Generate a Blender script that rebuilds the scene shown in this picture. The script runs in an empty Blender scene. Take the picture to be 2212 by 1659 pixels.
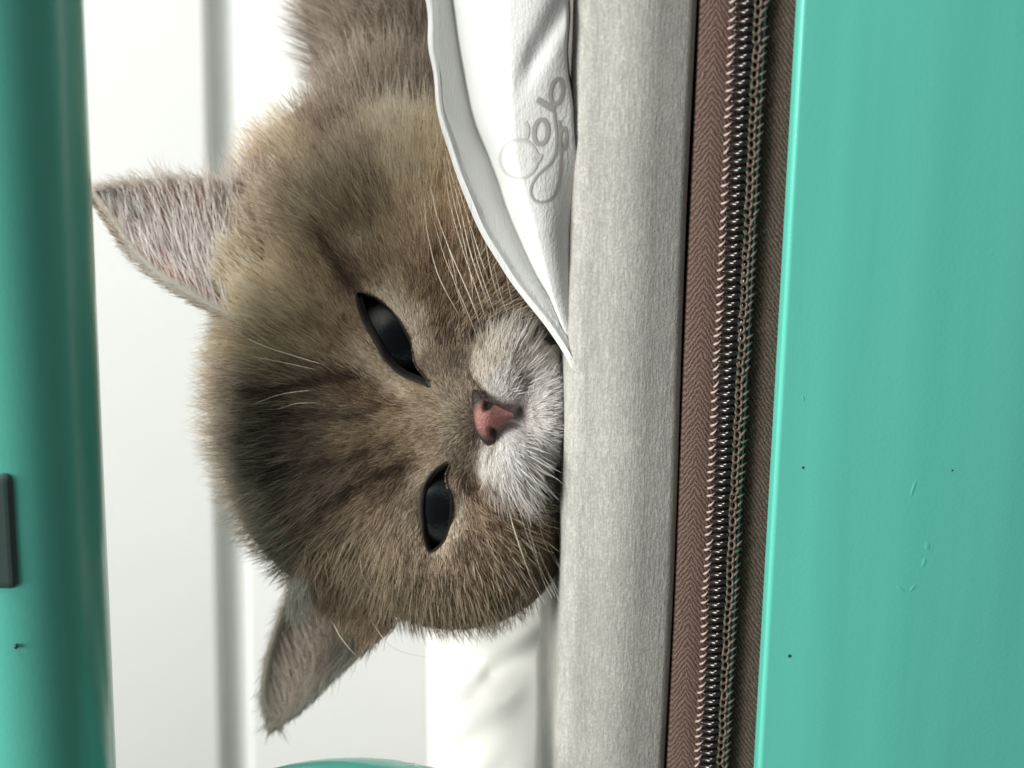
import bpy, bmesh, math, random
import numpy as np
from mathutils import Vector, Matrix
from mathutils.bvhtree import BVHTree
from mathutils.kdtree import KDTree

rng = np.random.default_rng(7)
random.seed(7)
S = bpy.context.scene
COL = S.collection

# ------------------------------------------------------------------ camera
# units: metres.  1 "u" = 0.2048/2212 m (about 0.093 mm) is the working unit for small things
U = 0.2048 / 2212
DIST = 0.5
PITCH = math.atan(256 * U / DIST)
FW = Vector((0, math.cos(PITCH), -math.sin(PITCH)))          # viewing direction
UPV = Vector((0, math.sin(PITCH), math.cos(PITCH)))          # true up of the view
RT = -UPV                                                    # the phone was held sideways: picture right = down
UPI = Vector((1, 0, 0))                                      # picture up = right
CAM = Vector((0, -DIST, 0.03))
cd = bpy.data.cameras.new('camera')
cam = bpy.data.objects.new('camera', cd)
COL.objects.link(cam)
m = Matrix.Identity(4)
for i in range(3):
    m[i][0], m[i][1], m[i][2], m[i][3] = RT[i], UPI[i], -FW[i], CAM[i]
cam.matrix_world = m
cd.sensor_width = 36.0
cd.lens = 36.0 * DIST / 0.2048
cd.clip_start, cd.clip_end = 0.02, 20
cd.dof.use_dof = True
cd.dof.focus_distance = 0.508
cd.dof.aperture_fstop = 15.0
S.camera = cam

# ------------------------------------------------------------------ light
w = bpy.data.worlds.new('World')
S.world = w
w.use_nodes = True
bg = w.node_tree.nodes['Background']
bg.inputs['Color'].default_value = (1.0, 0.985, 0.965, 1)
bg.inputs['Strength'].default_value = 0.14

def area(name, loc, target, size, power, color):
    l = bpy.data.lights.new(name, 'AREA')
    l.shape = 'DISK'
    l.size = size
    l.energy = power
    l.color = color
    o = bpy.data.objects.new(name, l)
    o.location = loc
    o.rotation_euler = (Vector(target) - Vector(loc)).to_track_quat('-Z', 'Y').to_euler()
    COL.objects.link(o)
    return o

area('ceiling_lamp', (-0.16, -0.73, 1.40), (0, 0.02, 0), 0.85, 39, (1.0, 0.99, 0.955))
area('side_fill_light', (0.99, -0.64, 0.62), (0, 0.02, 0.0), 0.6, 17, (1.0, 0.995, 0.98))  # unseen soft fill added on the right to light the face

S.view_settings.view_transform = 'Standard'
S.view_settings.look = 'None'
S.view_settings.exposure = 0.0
S.view_settings.gamma = 1.0
S.cycles.use_denoising = True
S.cycles.max_bounces = 8
S.cycles.diffuse_bounces = 4
S.cycles.transparent_max_bounces = 8

# ------------------------------------------------------------------ helpers
a_FW, a_RT, a_DN = np.array(FW), np.array(RT), -np.array(UPI)
a_CAM = np.array(CAM)

def from_view(q):
    """(right, down, depth) in u, measured rigidly along the view axes from the focus point, to world metres"""
    q = np.asarray(q, float)
    return a_CAM + a_FW * DIST + U * (q[..., 0:1] * a_RT + q[..., 1:2] * a_DN + q[..., 2:3] * a_FW)

def vec_view(v):
    v = np.asarray(v, float)
    return v[..., 0:1] * a_RT + v[..., 1:2] * a_DN + v[..., 2:3] * a_FW

def loc(x, y, d):
    """direction of sight (x, y) and depth d to rigid view-axis coordinates in u"""
    x, y, d = np.asarray(x, float), np.asarray(y, float), np.asarray(d, float)
    f = 1 + d * U / DIST
    return np.stack(np.broadcast_arrays((x - 1106) * f, (y - 829.5) * f, d), -1)

def W(x, y, d):
    return from_view(loc(x, y, d))

def proj(q):
    f = 1 + q[..., 2] * U / DIST
    return np.stack([q[..., 0] / f + 1106, q[..., 1] / f + 829.5], -1)

def proj_world(P):
    r = np.asarray(P) - (a_CAM + a_FW * DIST)
    q = np.stack([r @ a_RT, r @ a_DN, r @ a_FW], -1) / U
    return proj(q)

def lin(c):
    c = np.asarray(c, float) / 255
    return np.where(c <= 0.04045, c / 12.92, ((c + 0.055) / 1.055) ** 2.4)

def link(o, parent=None):
    COL.objects.link(o)
    if parent is not None:
        o.parent = parent
    return o

def mesh_obj(name, verts, faces, mat, parent=None, smooth=True, colors=None):
    me = bpy.data.meshes.new(name)
    me.from_pydata([tuple(v) for v in np.asarray(verts)], [], [tuple(int(i) for i in f) for f in faces])
    if smooth:
        me.polygons.foreach_set('use_smooth', [True] * len(me.polygons))
    if colors is not None:
        at = me.color_attributes.new('col', 'FLOAT_COLOR', 'POINT')
        c4 = np.ones((len(verts), 4), np.float32)
        c4[:, :3] = colors
        at.data.foreach_set('color', c4.ravel())
    if mat is not None:
        me.materials.append(mat)
    me.update()
    return link(bpy.data.objects.new(name, me), parent)

def tag(o, label=None, cat=None, group=None, kind=None):
    for k, v in (('label', label), ('category', cat), ('group', group), ('kind', kind)):
        if v:
            o[k] = v
    return o

def empty(name, location=(0, 0, 0), rz=0):
    o = bpy.data.objects.new(name, None)
    o.empty_display_size = 0.01
    o.location = location
    o.rotation_euler = (0, 0, rz)
    return link(o)

def grid_faces(nu, nv, closed_v=False, off=0):
    f = []
    for i in range(nu - 1):
        for j in range(nv if closed_v else nv - 1):
            j2 = (j + 1) % nv
            f.append((off + i * nv + j, off + i * nv + j2, off + (i + 1) * nv + j2, off + (i + 1) * nv + j))
    return f

def tube(path, radii, sides=8, caps=True):
    path = np.asarray(path, float)
    n = len(path)
    radii = np.broadcast_to(np.asarray(radii, float), (n,))
    tan = np.gradient(path, axis=0)
    tan /= np.linalg.norm(tan, axis=1, keepdims=True) + 1e-12
    ref = np.array([0.13, 0.21, 0.97])
    a = np.cross(tan, ref)
    a /= np.linalg.norm(a, axis=1, keepdims=True) + 1e-12
    b = np.cross(tan, a)
    th = np.linspace(0, 2 * np.pi, sides, endpoint=False)
    v = path[:, None] + radii[:, None, None] * (np.cos(th)[None, :, None] * a[:, None] + np.sin(th)[None, :, None] * b[:, None])
    v = v.reshape(-1, 3)
    f = grid_faces(n, sides, True)
    if caps:
        f.append(tuple(range(sides))[::-1])
        f.append(tuple((n - 1) * sides + k for k in range(sides)))
    return v, f

def catmull(pts, n, closed=False):
    p = np.asarray(pts, float)
    k = len(p)
    if closed:
        seg, P = k, np.vstack([p[-1], p, p[0], p[1]])
    else:
        seg, P = k - 1, np.vstack([2 * p[0] - p[1], p, 2 * p[-1] - p[-2]])
    t = np.linspace(0, seg, n, endpoint=not closed)
    i = np.minimum(t.astype(int), seg - 1)
    u = (t - i)[:, None]
    p0, p1, p2, p3 = P[i], P[i + 1], P[i + 2], P[i + 3]
    return 0.5 * (2 * p1 + (p2 - p0) * u + (2 * p0 - 5 * p1 + 4 * p2 - p3) * u ** 2 + (3 * p1 - p0 - 3 * p2 + p3) * u ** 3)

class NT:
    """small node-tree builder for a Principled material"""
    def __init__(self, name, **kw):
        self.m = bpy.data.materials.new(name)
        self.m.use_nodes = True
        self.t = self.m.node_tree
        self.b = self.t.nodes['Principled BSDF']
        for k, v in kw.items():
            self.b.inputs[k.replace('_', ' ')].default_value = v
    def n(self, kind, **kw):
        nd = self.t.nodes.new(kind)
        for k, v in kw.items():
            setattr(nd, k, v)
        return nd
    def l(self, a, b):
        self.t.links.new(a, b)
    def math(self, op, a, b=None, c=None):
        nd = self.n('ShaderNodeMath', operation=op)
        for i, v in enumerate((a, b, c)):
            if v is None:
                continue
            if isinstance(v, (int, float)):
                nd.inputs[i].default_value = v
            else:
                self.l(v, nd.inputs[i])
        return nd.outputs[0]
    def coord(self, scale=(1, 1, 1), kind='Object'):
        tc = self.n('ShaderNodeTexCoord')
        mp = self.n('ShaderNodeMapping')
        mp.inputs['Scale'].default_value = scale
        self.l(tc.outputs[kind], mp.inputs['Vector'])
        return mp.outputs[0]
    def noise(self, vec, scale, detail=4, rough=0.55):
        nd = self.n('ShaderNodeTexNoise')
        nd.inputs['Scale'].default_value = scale
        nd.inputs['Detail'].default_value = detail
        nd.inputs['Roughness'].default_value = rough
        self.l(vec, nd.inputs['Vector'])
        return nd.outputs['Fac']
    def ramp(self, fac, stops):
        nd = self.n('ShaderNodeValToRGB')
        el = nd.color_ramp.elements
        while len(el) < len(stops):
            el.new(0.5)
        for e, (p, c) in zip(el, stops):
            e.position = p
            e.color = (*c, 1)
        self.l(fac, nd.inputs[0])
        return nd.outputs[0]
    def bump(self, h, dist, strength=1.0, prev=None):
        nd = self.n('ShaderNodeBump')
        nd.inputs['Distance'].default_value = dist
        nd.inputs['Strength'].default_value = strength
        self.l(h, nd.inputs['Height'])
        if prev is not None:
            self.l(prev, nd.inputs['Normal'])
        self.l(nd.outputs[0], self.b.inputs['Normal'])
        return nd.outputs[0]
    def color(self, sock):
        self.l(sock, self.b.inputs['Base Color'])

def L3(*c):
    return tuple(lin(c))

# ------------------------------------------------------------------ bed frame of reference
YAW = math.radians(20)
BL = np.array([math.cos(YAW), -math.sin(YAW), 0])       # along the bed, towards the right
BN = np.array([math.sin(YAW), math.cos(YAW), 0])        # away from the viewer
def z_at(x, n):
    """height, on the upright bed plane n metres behind the origin plane, met by the sight line x"""
    d = a_FW * DIST + (x - 1106) * U * a_RT
    k = (n - BN @ a_CAM) / (BN @ d)
    return (a_CAM + k * d)[2]

def bed_point(x, y, n):
    d = a_FW * DIST + (x - 1106) * U * a_RT + (y - 829.5) * U * a_DN
    k = (n - BN @ a_CAM) / (BN @ d)
    p = a_CAM + k * d
    return np.array([p @ BL, p @ BN, p[2]])

def extrude(profile, s0, s1, nseg=2, closed=True, caps=True, wob=None):
    """profile: (n, z) list swept along the bed direction; returns verts in the bed's own axes (s, n, z)"""
    pr = np.asarray(profile, float)
    ss = np.linspace(s0, s1, nseg)
    v = np.zeros((nseg, len(pr), 3))
    v[:, :, 0] = ss[:, None]
    v[:, :, 1] = pr[None, :, 0]
    v[:, :, 2] = pr[None, :, 1]
    if wob is not None:
        wob(v)
    f = grid_faces(nseg, len(pr), closed)
    if caps and closed:
        f.append(tuple(range(len(pr)))[::-1])
        f.append(tuple((nseg - 1) * len(pr) + k for k in range(len(pr))))
    return v.reshape(-1, 3), f

def arc(cx, cz, r, a0, a1, n):
    return [(cx + r * math.cos(math.radians(a)), cz + r * math.sin(math.radians(a))) for a in np.linspace(a0, a1, n)]

# ------------------------------------------------------------------ materials of the setting
def wall_mat():
    k = NT('white_door_paint', Roughness=0.55)
    v = k.coord()
    k.color(k.ramp(k.noise(v, 9, 3), [(0.3, L3(217, 219, 217)), (0.7, L3(222, 224, 222))]))
    k.bump(k.noise(v, 420, 3), 0.0004, 0.25)
    return k.m
def teal_mat():
    k = NT('teal_enamel', Roughness=0.2)
    k.b.inputs['Specular IOR Level'].default_value = 0.45
    v = k.coord((1.4, 14, 26))
    n1 = k.noise(v, 3.0, 4)
    k.color(k.ramp(n1, [(0.25, (0.094, 0.455, 0.362)), (0.75, (0.118, 0.53, 0.425))]))
    v2 = k.coord((1, 1, 1))
    b1 = k.bump(k.noise(k.coord((1.0, 9, 16)), 3, 2), 0.0012, 0.12)
    k.bump(k.noise(v2, 1100, 3), 0.00010, 0.25, b1)
    return k.m
M_WALL, M_TEAL = wall_mat(), teal_mat()

# ------------------------------------------------------------------ wall with horizontal grooves
def build_wall():
    yaw = math.radians(17)
    root = empty('wall', tuple(W(1106, 829.5, 2750)), -yaw)
    tag(root, kind='structure')
    n = np.array([math.sin(yaw), math.cos(yaw), 0])
    o = np.array(root.location)
    def zz(x):
        d = a_FW * DIST + (x - 1106) * U * a_RT
        k = (n @ o - n @ a_CAM) / (n @ d)
        return (a_CAM + k * d)[2] - o[2]
    zt, zb = zz(461), zz(524)
    dep = 0.0065
    def board(z0, z1, name):
        r = 0.0016
        pr = [(0.03, z0)] + [(r + a, z0 + r + b) for a, b in [(r * math.cos(t), r * math.sin(t)) for t in np.radians(np.linspace(270, 180, 6))]]
        pr += [(r + a, z1 - r + b) for a, b in [(r * math.cos(t), r * math.sin(t)) for t in np.radians(np.linspace(180, 90, 6))]] + [(0.03, z1)]
        v, f = extrude(pr[::-1], -0.7, 0.7)
        return mesh_obj(name, v, f, M_WALL, root)
    board(zt, 0.55, 'panel')
    board(-0.30, zb, 'panel')
    v, f = extrude([(dep, zt + 0.004), (0.02, zt + 0.004), (0.02, zb - 0.004), (dep, zb - 0.004)], -0.7, 0.7)
    mesh_obj('groove_strip', v, f, M_WALL, root, smooth=False)
build_wall()

# ------------------------------------------------------------------ bed frame
BED_ROT = -YAW
S0, S1 = -0.20, 0.17
N_RAIL = -0.0056
Z_TOP = z_at(1684, N_RAIL)
def build_frame():
    root = empty('metal_bed', (0, 0, 0), BED_ROT)
    tag(root, 'glossy teal metal bed frame with flat side rail below the mattress and round guard rail', 'bed')
    # flat side rail
    r, h, t = 0.0011, 0.075, 0.030
    zt, zb = Z_TOP, Z_TOP - h
    n0, n1 = N_RAIL, N_RAIL + t
    pr = arc(n0 + r, zb + r, r, 270, 180, 5) + arc(n0 + r, zt - r, r, 180, 90, 7) + arc(n1 - r, zt - r, r, 90, 0, 5) + arc(n1 - r, zb + r, r, 0, -90, 5)
    # the top of the rail must stay below the zipper tape: only a narrow lip shows
    v, f = extrude(pr, S0, S1, 40)
    rail = mesh_obj('side_rail', v, f[::1], M_TEAL, root)
    k = NT('paint_chip_dark', Roughness=0.6, Base_Color=(0.012, 0.05, 0.045, 1))
    for x, y, rad in ((1735, 1010, 3), (2057, 1016, 2.2), (1706, 1417, 4)):
        p = bed_point(x, y, N_RAIL)
        rr = rad * U
        ring = [(p[0] + rr * math.cos(a) * (1 + 0.25 * math.sin(3 * a)), p[1] - 0.00004, p[2] + rr * math.sin(a)) for a in np.linspace(0, 2 * np.pi, 12, endpoint=False)]
        ring2 = [(p[0] + 0.5 * rr * math.cos(a), p[1] - 0.00012, p[2] + 0.5 * rr * math.sin(a)) for a in np.linspace(0, 2 * np.pi, 12, endpoint=False)]
        mesh_obj('paint_chip', ring + ring2, grid_faces(2, 12, True) + [tuple(range(12, 24))], k.m, rail)
    for x, y, ln, wd, tilt in ((1973, 1055, 26, 5, -0.25), (2003, 1180, 13, 8, 0.1), (1996, 1215, 14, 6, -0.2), (1945, 1272, 16, 4, 0.9), (1972, 1270, 13, 5, -0.6), (1735, 860, 10, 3, 0.3)):
        p = bed_point(x, y, N_RAIL)
        vv, ff = [], []
        nu, nvv = 9, 7
        for i in range(nu):
            for j in range(nvv):
                a, b = (i / (nu - 1) * 2 - 1), (j / (nvv - 1) * 2 - 1)
                hgt = max(0, 1 - a * a) * max(0, 1 - b * b)
                ds, dz = a * ln * U, b * wd * U
                cs, sn = math.cos(tilt), math.sin(tilt)
                vv.append((p[0] + ds * cs - dz * sn, p[1] + 0.00003 - 0.0001 * hgt, p[2] + ds * sn + dz * cs))
        mesh_obj('paint_drip', vv, [tuple(q[::-1]) for q in grid_faces(nu, nvv)], M_TEAL, rail)
    # round guard rail
    R = 0.0195
    nc = -0.0088
    zc = z_at(215, nc) + R * 1.002
    pr = arc(nc, zc, R, 0, 360, 65)[:-1]
    def wob(v):
        v[:, :, 1] += 0.00012 * np.sin(v[:, :, 0] * 90)
    v, f = extrude(pr[::-1], S0 - 0.02, S1, 30, wob=wob)
    gr = mesh_obj('guard_rail', v, f, M_TEAL, root)
    # grey plastic clip let into the guard rail
    kc = NT('grey_green_plastic', Roughness=0.5, Base_Color=(0.03, 0.055, 0.05, 1))
    p0, p1 = bed_point(12, 1020, nc - R), bed_point(12, 1275, nc - R)
    bm = bmesh.new()
    bmesh.ops.create_cube(bm, size=1)
    ctr = (p0 + p1) / 2
    zlow = z_at(13, nc - R - 0.002)
    hh = 0.012
    for vv in bm.verts:
        vv.co = Vector((ctr[0] + vv.co.x * abs(p1[0] - p0[0]), nc - R + 0.0028 + vv.co.y * 0.007, zlow + hh / 2 + vv.co.z * hh))
    bmesh.ops.bevel(bm, geom=bm.edges[:], offset=0.0018, segments=4, affect='EDGES', profile=0.5)
    me = bpy.data.meshes.new('rail_clip')
    bm.to_mesh(me); bm.free()
    me.materials.append(kc.m)
    link(bpy.data.objects.new('rail_clip', me), root)
    # small chip on the guard rail
    p = bed_point(34, 1397, nc - R)
    ring = [(p[0] + 5 * U * math.cos(a), p[1] - 0.0002, p[2] + 4 * U * math.sin(a)) for a in np.linspace(0, 2 * np.pi, 12, endpoint=False)]
    ring2 = [(q[0], q[1] + 0.0007, q[2]) for q in ring]
    mesh_obj('paint_chip', ring2 + ring, grid_faces(2, 12, True) + [tuple(range(12, 24))], k.m, gr)
    # bent tube of the bed end, its curve just entering the frame
    c = np.array([765.0, 2344.0])
    ang = np.radians(np.linspace(180, 360, 60))
    path = W(c[0] + 565 * np.cos(ang), c[1] + 565 * np.sin(ang), 330 + 0 * ang)
    inv = np.array([[BL @ p, BN @ p, p[2]] for p in path])
    v, f = tube(inv, 150 * U, 28)
    mesh_obj('bent_end_tube', v, f, M_TEAL, root)
build_frame()

# ------------------------------------------------------------------ mattress
def build_mattress():
    root = empty('mattress', (0, 0, 0), BED_ROT)
    tag(root, 'pale grey knit mattress edge with brown zipper tape under the cat', 'mattress')
    kf = NT('grey_knit', Roughness=0.9)
    kf.b.inputs['Specular IOR Level'].default_value = 0.1
    a = kf.noise(kf.coord((260, 260, 1900)), 1.0, 3, 0.6)         # lines along the edge
    b = kf.noise(kf.coord((1500, 1500, 1700)), 1.0, 3, 0.7)        # heather specks
    c = kf.noise(kf.coord((30, 30, 60)), 1.0, 3)
    mix = kf.math('ADD', kf.math('MULTIPLY', a, 0.45), kf.math('MULTIPLY', b, 0.55))
    mix = kf.math('ADD', mix, kf.math('MULTIPLY', kf.math('SUBTRACT', c, 0.5), 0.25))
    kf.color(kf.ramp(mix, [(0.32, L3(148, 146, 141)), (0.50, L3(167, 165, 159)), (0.68, L3(194, 191, 184))]))
    kf.bump(mix, 0.0005, 0.45)
    zt, zb = z_at(1222, 0.004), z_at(1474, 0.0)
    r = 0.0055
    prof = [(0.30, zt)] + arc(0.0015 + r, zt - r, r, 90, 172, 9)
    for q in np.linspace(0, 1, 8)[1:-1]:
        zz = zt - r + (zb + 0.0025 - (zt - r)) * q
        prof.append((0.0010 - 0.0016 * math.sin(math.pi * q), zz))
    prof += arc(0.0028, zb + 0.0022, 0.0022, 190, 280, 6) + [(0.010, zb + 0.0004), (0.30, zb + 0.0004)]
    def wob(v):
        v[:, :, 1] += 0.00035 * np.sin(v[:, :, 0] * 55 + 1)[:, :] * (v[:, :, 1] < 0.05)
        v[:, :, 2] += 0.00025 * np.sin(v[:, :, 0] * 41) * (v[:, :, 1] < 0.05)
    v, f = extrude(prof, S0 - 0.02, S1 + 0.02, 60, wob=wob)
    mesh_obj('cover', v, [q[::-1] for q in f], kf.m, root)
    # zipper: two herringbone tapes, teeth, chain stitching
    NT0 = 0.0005
    kt = NT('brown_twill', Roughness=0.85)
    kt.b.inputs['Specular IOR Level'].default_value = 0.2
    tc = kt.coord()
    sp = kt.n('ShaderNodeSeparateXYZ'); kt.l(tc, sp.inputs[0])
    zc = z_at(1511, NT0)
    zz = kt.math('ABSOLUTE', kt.math('SUBTRACT', sp.outputs['Z'], zc))
    nz = kt.noise(tc, 500, 3)
    ph = kt.math('ADD', kt.math('MULTIPLY', sp.outputs['X'], 4600), kt.math('MULTIPLY', zz, 6800))
    ph = kt.math('ADD', ph, kt.math('MULTIPLY', nz, 11))
    st = kt.math('SINE', ph)
    grain = kt.noise(tc, 3600, 3, 0.7)
    hgt = kt.math('ADD', kt.math('MULTIPLY', st, 0.16), grain)
    kt.color(kt.ramp(hgt, [(0.25, L3(66, 52, 46)), (0.55, L3(104, 85, 76)), (0.85, L3(138, 116, 106))]))
    kt.bump(hgt, 0.0005, 0.9)
    def strip(name, x0, x1, n_mid, parent):
        za, zb_ = z_at(x0, NT0), z_at(x1, NT0)
        pr = [(NT0 + 0.0025, za + 0.0004), (NT0, za - 0.0004), (NT0 - n_mid, (za + zb_) / 2), (NT0, zb_ + 0.0004), (NT0 + 0.0012, zb_)]
        v, f = extrude(pr, S0, S1, 50, closed=True)
        return mesh_obj(name, v, [q[::-1] for q in f], kt.m, parent)
    strip('zipper_tape', 1478, 1600, 0.0004, root)
    strip('zipper_tape', 1603, 1720, 0.0004, root)
    # near-black core seen in the gap above the tape
    kd = NT('dark_backing', Roughness=0.95, Base_Color=(0.012, 0.009, 0.008, 1))
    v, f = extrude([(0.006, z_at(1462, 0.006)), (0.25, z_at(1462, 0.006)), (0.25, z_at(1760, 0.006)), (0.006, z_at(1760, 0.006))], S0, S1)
    mesh_obj('gap_backing', v, [q[::-1] for q in f], kd.m, root, smooth=False)

    kn = NT('dark_nylon', Roughness=0.16, Base_Color=(0.016, 0.012, 0.011, 1))
    kn.b.inputs['Specular IOR Level'].default_value = 0.7
    kl = NT('taupe_thread', Roughness=0.6, Base_Color=(*L3(104, 90, 78), 1))
    kw = NT('pale_thread', Roughness=0.4, Base_Color=(*L3(172, 152, 144), 1))
    zip_root = bpy.data.objects.new('zipper', None)
    zip_root.empty_display_size = 0.01
    link(zip_root, root)
    pitch = 18.6 * U
    n0 = NT0 - 0.0003
    zA, zB = z_at(1547, n0), z_at(1594, n0)
    def meshdata(name, v, f, mat):
        me = bpy.data.meshes.new(name)
        me.from_pydata([tuple(p) for p in v], [], [tuple(q) for q in f])
        me.polygons.foreach_set('use_smooth', [True] * len(me.polygons))
        me.materials.append(mat)
        return me
    th = np.linspace(0, np.pi, 11)
    mid, hw = (zA + zB) / 2, (zA - zB) / 2
    qq = th / np.pi
    pth_n = -0.0018 * np.sin(np.pi * qq ** 1.5)
    pth = np.stack([0.22 * pitch * np.cos(th) * -1, pth_n, hw * (1 - 2 * qq)], -1)
    v, f = tube(pth, 0.25 * pitch + 0.13 * pitch * np.sin(th), 8)
    tooth = meshdata('tooth', v, f, kn.m)
    v, f = tube(np.stack([np.linspace(-0.2, 0.55, 6) * pitch, -0.0007 * np.sin(np.linspace(0, np.pi, 6)), np.linspace(7, -9, 6) * U], -1), np.array([2.8, 3.0, 2.6, 2.0, 1.5, 1.0]) * U, 6)
    stitch = meshdata('stitch', v, f, kw.m)
    t2 = np.linspace(0, 2 * np.pi, 16)
    v, f = tube(np.stack([0.52 * pitch * np.cos(t2), 0.0002 * np.cos(t2), 7.0 * U * np.sin(t2)], -1), 3.3 * U, 6, caps=False)
    chain = meshdata('chain_stitch', v, f, kl.m)
    v, f = tube(np.stack([np.linspace(0.5, -0.3, 6) * pitch, -0.0006 * np.sin(np.linspace(0, np.pi, 6)), np.linspace(-9, 10, 6) * U], -1), np.array([1.2, 2.2, 3, 3, 2.2, 1.2]) * U, 6)
    tick = meshdata('cross_stitch', v, f, kl.m)
    ns = int((S1 - S0 - 0.16) / pitch)
    s_beg = -0.105
    zS, zCh, zT = z_at(1546, n0), z_at(1598, n0 - 0.002), z_at(1610, n0 - 0.0012)
    i = 0
    while s_beg + i * pitch < 0.096:
        s = s_beg + i * pitch
        j = rng.normal(0, 1, 6)
        for me, z, nn, k in ((tooth, mid, n0, 0), (stitch, zS, n0 - 0.0004, 1), (chain, zCh, n0 - 0.0017, 2), (tick, zT, n0 - 0.0012, 3)):
            o = bpy.data.objects.new(me.name, me)
            o.location = (s + j[k] * (0.05 if k else 0.02) * pitch, nn + (0.00008 * j[4] if k else 0), z + j[k] * (1.2 * U if k else 0.3 * U))
            o.rotation_euler = (0, j[5] * (0.16 if k else 0.02), 0)
            link(o, zip_root)
        i += 1
    # lower row body of the coil, a continuous dark cord
    zc0, zc1 = z_at(1588, n0), z_at(1616, n0)
    hw2, md2 = (zc0 - zc1) / 2, (zc0 + zc1) / 2
    pr = [(n0 - 0.0010 * math.sin(t), md2 + hw2 * math.cos(t)) for t in np.linspace(0, math.pi, 10)]
    v, f = extrude(pr + [(n0 + 0.001, zc1), (n0 + 0.001, zc0)], S0, S1, 3)
    mesh_obj('coil_cord', v, [q for q in f], kn.m, zip_root)
build_mattress()

# ------------------------------------------------------------------ white pillow on the mattress edge
def dm(y):
    return 0.364 * (np.asarray(y, float) - 829.5)
PILLOW_BVH = None
def build_pillow():
    global PILLOW_BVH
    root = empty('pillow', tuple(W(1220, 300, 0)))
    tag(root, 'white pillow with faint grey looped print lying beside the cat on the mattress', 'pillow')
    hem = catmull([(915, -160), (916, -60), (919, 0), (928, 110), (940, 200), (956, 275), (985, 350), (1020, 440), (1060, 520), (1100, 585), (1142, 640), (1184, 695), (1224, 750), (1250, 800)], 110)
    ys = np.linspace(-160, 798, 110)
    x0 = np.interp(ys, hem[:, 1], hem[:, 0])
    x4 = np.interp(ys, [-160, 0, 180, 260, 340, 798], [1214, 1222, 1228, 1236, 1250, 1252])
    rim = np.interp(ys, [-160, 0, 150, 330, 420, 748], [24, 23, 17, 8, 4, 2])
    x1 = x0 + rim
    x2 = np.minimum(x0 + rim + np.interp(ys, [-160, 0, 150, 330, 400, 520, 640, 748], [32, 35, 50, 66, 68, 58, 40, 0]), x4 - 1)
    x3 = np.maximum(np.interp(ys, [-160, 0, 330, 420, 520, 640, 798], [1110, 1112, 1118, 1140, 1168, 1196, 1251]), x2)
    wgt = np.clip((x4 - x0) / 300, 0, 1)
    D0 = dm(ys) + 55 + 130 * wgt
    Df = dm(ys) + 30 + 5 * wgt + np.interp(ys, [500, 760], [0, 50])
    De = dm(ys) + 55 + np.interp(ys, [300, 500], [0, 60])
    cols, X, D = [], [], []
    def add(x, d):
        X.append(x); D.append(d)
    for q in np.linspace(0, 1, 7):
        add(x0 + (x1 - x0) * q, D0 + 10 - 16 * math.sin(math.pi * q) - 4 * q + (30 if q == 0 else 0) * 0)
    for q in np.linspace(0, 1, 8)[1:]:
        add(x1 + (x2 - x1) * q, D0 + 6 + 0.85 * (x2 - x1) * q)
    xb, db = x2, D0 + 6 + 0.85 * (x2 - x1)
    for q in np.linspace(0, 1, 22)[1:]:
        e = math.sin(q * math.pi / 2)
        lip = -16 * wgt * min(1, q * 6)
        add(xb + (x3 - xb) * q, db + lip + (Df - db - lip * min(1, 1)) * e ** 1.0 * 1.0)
    for q in np.linspace(0, 1, 20)[1:]:
        add(x3 + (x4 - x3) * q, Df - 8 * wgt * math.sin(q * math.pi * 0.55) + (De - Df) * q ** 2.2)
    # tuck under
    add(x4 + 6, De + 60)
    X, D = np.array(X), np.array(D)
    nc, nr = X.shape
    Y = np.broadcast_to(ys, X.shape)
    # soft folds: long along-pillow swells and one diagonal crease in the lower half
    vv = np.linspace(0, 1, nc)[:, None]
    D = D + 5 * np.sin(Y / 70 + 5 * vv) * np.clip(vv - 0.35, 0, 1) * wgt
    crease = (X - (1190 - 0.55 * (Y - 60)))
    D = D + 15 * np.exp(-(crease / 26) ** 2) * np.clip((X - 1105) / 40, 0, 1) * np.clip((240 - Y) / 120, 0, 1)
    X = X + 2.5 * np.sin(Y / 21) * np.exp(-((vv - 0.0) / 0.1) ** 2) + 4 * np.sin(Y / 33 + 1) * np.exp(-((vv - 1) / 0.08) ** 2) * wgt
    P = W(X, Y, D).reshape(-1, 3)
    k = NT('white_cotton', Roughness=0.85)
    k.b.inputs['Specular IOR Level'].default_value = 0.15
    k.b.inputs['Base Color'].default_value = (0.72, 0.73, 0.71, 1)
    rib = k.noise(k.coord((90, 1800, 1800)), 1.0, 2)
    b1 = k.bump(rib, 0.0003, 0.5)
    k.bump(k.noise(k.coord(), 2500, 2), 0.0002, 0.35, b1)
    faces = [q for q in grid_faces(nc, nr)]
    loc0 = np.array(root.location)
    o = mesh_obj('pillowcase', P - loc0, faces, k.m, root)
    md = o.modifiers.new('thickness', 'SOLIDIFY')
    md.thickness = 0.0012
    md.offset = -1 
    PILLOW_BVH = BVHTree.FromPolygons([tuple(p) for p in P], faces)
    # printed loops
    kp = NT('grey_print', Roughness=0.9, Base_Color=(*L3(166, 164, 157), 1))
    kp2 = NT('faint_grey_print', Roughness=0.9, Base_Color=(*L3(196, 196, 190), 1))
    def ell(cx, cy, rx, ry, rot=0, n=40):
        t = np.linspace(0, 2 * np.pi, n)
        c, s = math.cos(rot), math.sin(rot)
        return np.stack([cx + rx * np.cos(t) * c - ry * np.sin(t) * s, cy + rx * np.cos(t) * s + ry * np.sin(t) * c], -1)
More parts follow.
